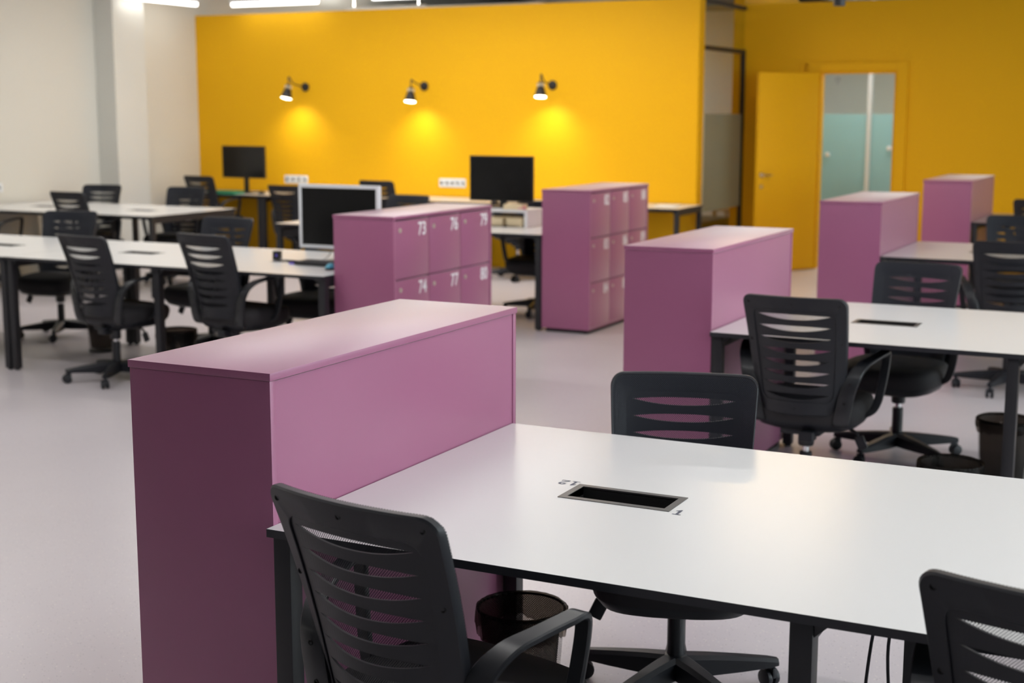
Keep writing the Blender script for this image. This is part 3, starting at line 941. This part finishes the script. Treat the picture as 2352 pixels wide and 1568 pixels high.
def chair(x, y, yaw, label, dz=0.0, base=20, group='black mesh office chairs'):
    if not PROTO:
        c = make_chair(label, group); PROTO.append(c)
    else:
        c = copy_tree(PROTO[0]); c['label'] = label; c['group'] = group
    c.location = (x, y, 0); c.rotation_euler = (0, 0, R(yaw))
    for ch in c.children:
        n = ch.name.split('.')[0]
        ch.rotation_euler = (0, 0, 0); ch.location = (0, 0, 0)
        if n == 'star_base': ch.rotation_euler = (0, 0, R(base))
        elif n == 'gas_lift': pass
        else: ch.location = (0, 0, dz)
        if n == 'gas_lift':
            for g in ch.children: g.location = (0, 0, dz)
    return c

# foreground row
chair(-1.40, 2.43, -10.8, 'black office chair in the foreground, slotted back to the camera, armrest beside the mesh bin', 0.033, 10)
chair(-1.35, 3.76, 197.6, 'black office chair across the foreground desk, facing us, net back above the desktop', -0.02, 56)
chair(-0.165, 2.53, -9, 'black office chair cut off by the bottom right corner', 0.014, 30)
# second row
chair(-1.55, 5.90, -1.7, 'black office chair with fully visible slotted back, at the second desk on the right', 0.014, 20)
chair(-1.39, 7.01, 173.4, 'black office chair facing us behind the second desk on the right, dark net back', 0.01, 3)
# third and fourth rows
chair(-1.15, 9.05, 4, 'black slotted office chair at the right edge, nearer than the third desk', 0.0, 40)
chair(-1.36, 10.83, 187, 'black office chair facing us behind the third desk, at the right edge', 0.0, 0)
chair(-1.40, 12.77, 0, 'black office chair at the right edge, only its top corner showing against yellow', 0.04, 0)
# left block, desk with the white-framed monitor
chair(-6.22, 6.83, -8, 'black office chair near the left edge, slotted back, wheels standing clear on the floor', 0.005, 18)
chair(-5.33, 6.88, -9, 'black office chair with slotted back and light seat, left of the white-framed monitor', 0.044, 20)
chair(-7.83, 8.02, 197, 'black office chair facing us across the left desk, net back, lever hanging under its seat', 0.0, 34)
chair(-6.41, 8.02, 181, 'black office chair facing us across the desk, net back right behind a slotted one', 0.0, 15)
chair(-5.40, 7.92, 186, 'black office chair hidden behind the white-framed monitor, seat showing under the desk', 0.0, 10)
chair(-7.88, 6.98, -4, 'black office chair cut off by the left edge, only wheels and seat edge showing', 0.0, 8)
# desk in front of the cream wall
chair(-9.44, 10.06, -4, 'black office chair in front of the cream-wall desk, slotted back with two pale slots', 0.03, 12)
chair(-10.39, 11.14, 193, 'black office chair behind the cream-wall desk, against the cream wall', 0.0, 0)
chair(-9.36, 11.20, 188, 'black office chair behind the cream-wall desk at its right end, dark solid back', 0.0, 25)
chair(-10.62, 10.02, -3, 'black office chair at the left edge in front of the cream-wall desk, armrest showing', 0.0, 0)
# along the yellow wall
chair(-10.31, 13.00, -5, 'black office chair at the left wall desk, below the small black monitor', 0.04, 0)
chair(-9.20, 13.05, -1, 'black office chair at the wall desk under the left white socket', -0.04, 14)
chair(-7.98, 13.00, -4, 'black office chair at the wall desk between the two white sockets', 0.04, 30)
chair(-6.42, 12.93, -3, 'black office chair at the wall desk hidden behind the big black monitor', 0.04, 10)
chair(-6.70, 11.02, 178, 'black office chair facing us above the pink top of the nearer numbered locker', 0.0, 0)
chair(-5.15, 10.80, 184, 'black office chair behind the big black monitor, seat and base seen under the desk', 0.0, 22)

# ------------------------------------------------------------------ waste bins
def bin_parts():
    bm = bmesh.new(); uvl = bm.loops.layers.uv.new('UVMap')
    n = 40; rb, rt_, h = 0.100, 0.122, 0.315
    rows = 6; rings = []
    for j in range(rows+1):
        f = j/rows; r = rb+(rt_-rb)*f
        rings.append([(bm.verts.new((r*math.cos(2*PI*i/n), r*math.sin(2*PI*i/n), 0.004+f*(h-0.004))), f) for i in range(n)])
    for a, b in zip(rings, rings[1:]):
        for i in range(n):
            f = bm.faces.new((a[i][0], a[(i+1) % n][0], b[(i+1) % n][0], b[i][0])); f.smooth = True
            for lo, (uu, vv) in zip(f.loops, ((i, a[0][1]), (i+1, a[0][1]), (i+1, b[0][1]), (i, b[0][1]))): lo[uvl].uv = (uu/n*0.744, vv*h)
    body = mesh_of('basket', bm, MT['binnet'])
    bm = bmesh.new(); pts = [(rt_*math.cos(2*PI*i/n), rt_*math.sin(2*PI*i/n), h) for i in range(n)]
    for k in range(n):
        p, q = Vector(pts[k]), Vector(pts[(k+1) % n])
        bm_tube(bm, [p, q], 0.004, 6)
    bm_lathe(bm, [(0.0, 0.001), (rb, 0.001), (rb+0.003, 0.012), (rb, 0.012), (0.0, 0.006)], n, cap0=False, cap1=False)
    rim = mesh_of('rim', bm, MT['frame'], smooth=True)
    return body, rim
BIN = bin_parts()
def liner_mesh(seed, skirt=0.07):
    rnd = random.Random(seed)
    bm = bmesh.new(); n = 96; h = 0.315
    ph = [rnd.uniform(0, 6.28) for _ in range(6)]
    def wob(a, amp):
        return amp*(math.sin(5*a+ph[0])+0.7*math.sin(9*a+ph[1])+0.6*math.sin(17*a+ph[2])+0.5*math.sin(29*a+ph[3]))/2.2
    prof = [(0.1235, 'r', 0.006, -skirt), (0.130, 'r', 0.005, -skirt*0.6), (0.1305, 'r', 0.004, -0.02), (0.1285, 'r', 0.003, 0.004), (0.123, 'r', 0.0025, 0.0085), (0.116, 'r', 0.003, 0.001), (0.108, 'r', 0.005, -0.05), (0.100, 'r', 0.006, -0.16), (0.085, 'r', 0.008, -0.285), (0.02, 'r', 0.0, -0.302)]
    rings = []
    for j, (r, _, amp, dz) in enumerate(prof):
        ring = []
        for i in range(n):
            a = 2*PI*i/n
            rr = r+wob(a+0.13*j, amp)
            if j < 4: rr = max(rr, 0.1268-0.07*max(0, -dz-0.02))
            if 4 < j: rr = min(rr, 0.1175-0.070*max(0, -dz))
            z = h+dz+(wob(a*1.0+1, 0.012) if j == 0 else wob(a+2, 0.002) if j < 3 else 0)
            ring.append(bm.verts.new((rr*math.cos(a), rr*math.sin(a), z)))
        rings.append(ring)
    for a, b in zip(rings, rings[1:]):
        for i in range(n):
            bm.faces.new((a[i], a[(i+1) % n], b[(i+1) % n], b[i])).smooth = True
    bm.faces.new(rings[-1])
    return mesh_of('bin_liner', bm, MT['liner'])
def waste_bin(x, y, label, seed, skirt=0.07):
    t = thing('waste_bin', label, 'bin', (x, y, 0), R(seed*37), 'black mesh waste bins')
    link('basket', BIN[0], t); link('rim', BIN[1], t)
    link('bin_liner', liner_mesh(seed, skirt), t)
waste_bin(-1.69, 3.43, 'black mesh waste bin with a crumpled liner under the foreground desk', 1)
waste_bin(-0.835, 6.63, 'black mesh waste bin at the right edge, partly behind a desk leg', 2, 0.05)
waste_bin(-0.915, 5.69, 'black mesh waste bin just over the edge of the foreground desk at right, glossy liner', 3, 0.10)
waste_bin(-5.90, 7.03, 'black mesh waste bin under the left desk, between two chairs', 4)
waste_bin(-7.09, 7.66, 'black mesh waste bin under the left desk, behind the leftmost slotted chair', 5, 0.04)

# ------------------------------------------------------------------ things on the desks
def monitor(label, x, y, z0, wd, ht, b, frame_m, zdesk, foot=True, rz=0, thick=0.03):
    """screen towards -y; x,y = centre of the screen, z0 = lower edge"""
    t = thing('monitor', label, 'monitor', (x, y, zdesk), R(rz), 'computer monitors')
    z = z0-zdesk
    bm = bmesh.new(); bm_box(bm, -wd/2, wd/2, 0.004, thick, z, z+ht, 0.006)
    for a, c, d, e in ((-wd/2, wd/2, z, z+b), (-wd/2, wd/2, z+ht-b, z+ht), (-wd/2, -wd/2+b, z+b, z+ht-b), (wd/2-b, wd/2, z+b, z+ht-b)):
        bm_box(bm, a, c, -0.003, 0.006, d, e, 0.0015)
    obj('casing', bm, frame_m, t, smooth=True, auto=40)
    box('screen', -wd/2+b, wd/2-b, 0.001, 0.005, z+b, z+ht-b, MT['screen'], t)
    bm = bmesh.new()
    bm_box(bm, -0.03, 0.03, thick+0.01, thick+0.03, 0.012, z+ht*0.45, 0.004)
    bm_box(bm, -0.05, 0.05, thick, thick+0.035, z+ht*0.35, z+ht*0.55, 0.004)
    if foot: bm_box(bm, -0.12, 0.12, -0.02, 0.15, 0.0, 0.012, 0.004)
    obj('stand', bm, MT['bezel'], t, smooth=True, auto=40)
    return t
monitor('black monitor with a white frame on the left desk', -4.935, 7.44, 0.836, 0.590, 0.398, 0.021, MT['wplastic'], TH)
monitor('small black monitor on the wall desk next to the cream wall', -10.15, 13.36, 0.925, 0.62, 0.365, 0.012, MT['bezel'], TH, rz=-3)
monitor('big black monitor in front of the yellow wall, on a white riser', -5.42, 10.60, 0.945, 0.585, 0.375, 0.010, MT['bezel'], 0.892)

# white monitor riser with the things around it
t = thing('monitor_riser', 'white monitor riser under the big black monitor', 'riser', (-5.42, 10.53, TH))
box('shelf', -0.33, 0.33, -0.11, 0.22, 0.120, 0.142, MT['wplastic'], t, bev=0.003)
for s in (-1, 1): box('leg', s*0.33-(0.03 if s > 0 else 0), s*0.33+(0 if s > 0 else 0.03), -0.105, 0.215, 0, 0.120, MT['wplastic'], t, bev=0.003)
for k, (x, y, lab) in enumerate(((-5.405, 10.55, 'cream woven storage box under the white riser, left one'), (-5.235, 10.56, 'cream woven storage box under the white riser, right one'))):
    t = thing('storage_box', lab, 'box', (x, y, TH), 0, 'cream boxes under the riser')
    bm = bmesh.new(); bm_box(bm, -0.072, 0.072, -0.09, 0.06, 0, 0.062, 0.012); obj('body', bm, MT['cream'], t, smooth=True, auto=50)
    bm = bmesh.new(); bm_box(bm, -0.075, 0.075, -0.093, 0.063, 0.056, 0.070, 0.006); obj('lid', bm, MT['cream'], t, smooth=True, auto=50)
bm = bmesh.new(); bm_lathe(bm, [(0.02, 0), (0.036, 0.006), (0.038, 0.018), (0.026, 0.030), (0.0, 0.034)], 18, cap1=False)
tag(obj('pink_ball', bm, MT['pink'], None, (-5.165, 10.47, 0.892), smooth=True), 'small pink round thing on the corner of the white riser', 'trinket')
t = thing('desk_tray', 'yellowish tray on the white riser below the big black monitor', 'tray', (-5.23, 10.485, 0.892))
box('base', -0.085, 0.085, -0.05, 0.05, 0, 0.006, MT['cream'], t)
bm = bmesh.new()
for a, b2, c2, d2 in ((-0.085, 0.085, -0.05, -0.046), (-0.085, 0.085, 0.046, 0.05), (-0.085, -0.081, -0.046, 0.046), (0.081, 0.085, -0.046, 0.046)): bm_box(bm, a, b2, c2, d2, 0.006, 0.042)
obj('rim', bm, MT['cream'], t)

# keyboard, mouse, charger, cables on the left desk
t = thing('keyboard', 'black keyboard in front of the white-framed monitor', 'keyboard', (-4.885, 7.265, TH), R(-3))
bm = bmesh.new(); bm_box(bm, -0.225, 0.225, -0.07, 0.07, 0.002, 0.020, 0.005); obj('case', bm, MT['bezel'], t, smooth=True, auto=40)
KM = None
for r in range(5):
    for k in range(15):
        if KM is None:
            bm = bmesh.new(); bm_box(bm, -0.0115, 0.0115, -0.0095, 0.0095, 0, 0.008, 0.002); KM = mesh_of('key', bm, MT['keys'])
        link('key', KM, t, (-0.203+0.029*k, -0.053+0.0265*r, 0.019))
t = thing('computer_mouse', 'black mouse with a blue highlight painted on its back, next to the keyboard on the left desk', 'mouse', (-4.775, 7.105, TH), R(12))
bm = bmesh.new()
bmesh.ops.create_uvsphere(bm, u_segments=20, v_segments=12, radius=1)
for v in bm.verts:
    v.co = Vector((v.co.x*0.031, v.co.y*0.052, max(v.co.z, -0.12)*0.034+0.0042))
me = mesh_of('body', bm, [MT['bezel'], MT['blue']], smooth=True)
for p in me.polygons:
    if p.center.z > 0.016 and p.center.y < 0.02: p.material_index = 1  # highlight put into the colour of the upper faces
link('body', me, t)
bm = bmesh.new(); bm_lathe(bm, [(0.008, -0.003), (0.008, 0.003)], 12, (0, 0.028, 0.031), ax='x'); obj('wheel', bm, MT['keys'], t, smooth=True)
bm = bmesh.new(); bm_box(bm, -0.024, 0.024, -0.024, 0.024, 0, 0.058, 0.008)
t = thing('charger', 'small black cube charger on the left desk', 'charger', (-5.395, 7.425, TH), R(8))
obj('body', bm, MT['bezel'], t, smooth=True, auto=40)
bm = bmesh.new(); bm_lathe(bm, [(0.008, 0), (0.008, -0.004)], 10, (0.008, -0.024, 0.03), ax='y'); obj('port', bm, MT['violet'], t)
t = thing('usb_plug', 'violet plug lying left of the keyboard', 'plug', (-5.150, 7.245, TH), R(20))
box('plug', -0.022, 0.014, -0.008, 0.008, 0.0, 0.012, MT['violet'], t, bev=0.002); box('tip', 0.014, 0.028, -0.006, 0.006, 0.003, 0.009, MT['chrome'], t)
bm = bmesh.new(); bm_tube(bm, bezier([(-5.372, 7.415, TH+0.014), (-5.34, 7.39, TH+0.004), (-5.27, 7.34, TH+0.004), (-5.20, 7.275, TH+0.004), (-5.172, 7.248, TH+0.006)], 6), 0.0028, 6)
tag(obj('cable', bm, MT['gcable'], smooth=True), 'thin cable from the cube charger to the violet plug', 'cable')
for k, (pts, lab) in enumerate((([(-5.0, 7.48, 0.87), (-5.03, 7.48, 0.80), (-5.05, 7.42, 0.762), (-5.09, 7.38, 0.754)], 'grey cable hanging from the white-framed monitor, left one'),
                               ([(-4.83, 7.48, 0.87), (-4.88, 7.48, 0.80), (-4.95, 7.42, 0.762), (-5.04, 7.37, 0.754), (-5.13, 7.40, 0.754)], 'grey cable looping below the white-framed monitor, right one'))):
    bm = bmesh.new(); bm_tube(bm, bezier(pts, 6), 0.003, 6)
    tag(obj('cable', bm, MT['gcable'], smooth=True), lab, 'cable', 'cables of the white-framed monitor')

# on the wall desks
t = thing('folder', 'green folder lying on the wall desk under the small black monitor', 'folder', (-10.29, 13.215, TH), R(2))
box('cover', -0.18, 0.18, -0.11, 0.11, 0.026, 0.031, MT['green'], t, bev=0.001); box('cover', -0.18, 0.18, -0.11, 0.11, 0.0, 0.005, MT['green'], t, bev=0.001)
box('spine', -0.185, -0.18, -0.11, 0.11, 0.0, 0.031, MT['green'], t); box('pages', -0.178, 0.172, -0.104, 0.104, 0.005, 0.026, MT['green'], t)
t = thing('computer_mouse', 'dark mouse on the wall desk right of the small black monitor', 'mouse', (-9.86, 13.30, TH), R(-5))
bm = bmesh.new(); bmesh.ops.create_uvsphere(bm, u_segments=16, v_segments=10, radius=1)
for v in bm.verts: v.co = Vector((v.co.x*0.031, v.co.y*0.052, max(v.co.z, -0.12)*0.034+0.0042))
obj('body', bm, MT['bezel'], t, smooth=True)
for k, (x, y, rz, lab) in enumerate(((-5.03, 13.5, 6, 'white sheet of paper on the rightmost wall desk'),)):
    t = thing('paper_stack', 'small white stack of paper on the rightmost wall desk', 'paper', (x, y, TH), R(rz))
    for q in range(3):
        s = box('sheet', -0.105, 0.105, -0.148, 0.148, 0.004*q, 0.004*q+0.004, MT['paper'], t)
        s.rotation_euler = (0, 0, R(4*q-3))

# sockets
def sockets(x0, x1, z, label, n=5):
    t = thing('wall_socket', label, 'socket', ((x0+x1)/2, YA, z), 0, 'white sockets on the yellow wall')
    wd = x1-x0
    box('plate', -wd/2, wd/2, -0.012, 0, -0.047, 0.047, MT['wplastic'], t, bev=0.006)
    for k in range(n):
        cx = -wd/2+wd*(k+0.5)/n
        bm = bmesh.new(); bm_lathe(bm, [(0.022, -0.0125), (0.020, -0.0135), (0.019, -0.0125)], 18, (cx, 0, 0), ax='y')
        s = obj('outlet', bm, MT['wplastic'], t, smooth=True)
        bm = bmesh.new()
        for d in (-0.0095, 0.0095): bm_lathe(bm, [(0.0028, -0.0125), (0.0028, -0.014)], 8, (cx+d, 0, 0), ax='y')
        obj('pin_hole', bm, MT['hole'], s)
sockets(-9.925, -9.597, 0.897, 'white socket strip on the yellow wall, above the left wall desks', 4)
sockets(-7.845, -7.512, 0.904, 'white socket strip on the yellow wall, left of the big black monitor', 5)
t = thing('wall_socket', 'white socket on the cream wall at the left edge', 'socket', (XL, 10.66, 0.915))
box('plate', 0, 0.012, -0.045, 0.045, -0.045, 0.045, MT['wplastic'], t, bev=0.004)
bm = bmesh.new(); bm_lathe(bm, [(0.022, 0.0125), (0.020, 0.0135), (0.019, 0.0125)], 18, ax='x'); obj('outlet', bm, MT['wplastic'], t, smooth=True)

# furniture behind the glass
t = thing('sofa', 'olive grey sofa behind the glass partition', 'sofa', (-5.80, 15.95, 0))
box('seat', -0.35, 0.35, -0.3, 0.9, 0.12, 0.42, MT['sofa'], t, bev=0.04); box('back', -0.42, -0.2, -0.3, 0.9, 0.3, 0.72, MT['sofa'], t, bev=0.04)
box('arm', -0.4, 0.35, -0.42, -0.27, 0.12, 0.60, MT['sofa'], t, bev=0.04)
for x in (-0.33, 0.27):
    for y in (-0.33, 0.80): box('leg', x, x+0.04, y, y+0.04, 0, 0.13, MT['frame'], t)
t = thing('low_table', 'pale wooden low table behind the glass partition', 'table', (-5.42, 17.25, 0))
box('tabletop', -0.35, 0.35, -0.28, 0.28, 0.47, 0.50, MT['wood'], t, bev=0.004)
for x in (-0.32, 0.28):
    for y in (-0.25, 0.21): box('leg', x, x+0.04, y, y+0.04, 0, 0.47, MT['wood'], t)
t = thing('armchair', 'dark armchair behind the frosted glass, seen through the doorway', 'armchair', (-4.25, 18.1, 0))
box('seat', -0.3, 0.3, -0.28, 0.28, 0.14, 0.44, MT['sofa'], t, bev=0.04); box('back', -0.3, 0.3, 0.18, 0.32, 0.3, 0.84, MT['sofa'], t, bev=0.04)
for x in (-0.28, 0.24):
    for y in (-0.26, 0.22): box('leg', x, x+0.04, y, y+0.04, 0, 0.15, MT['frame'], t)
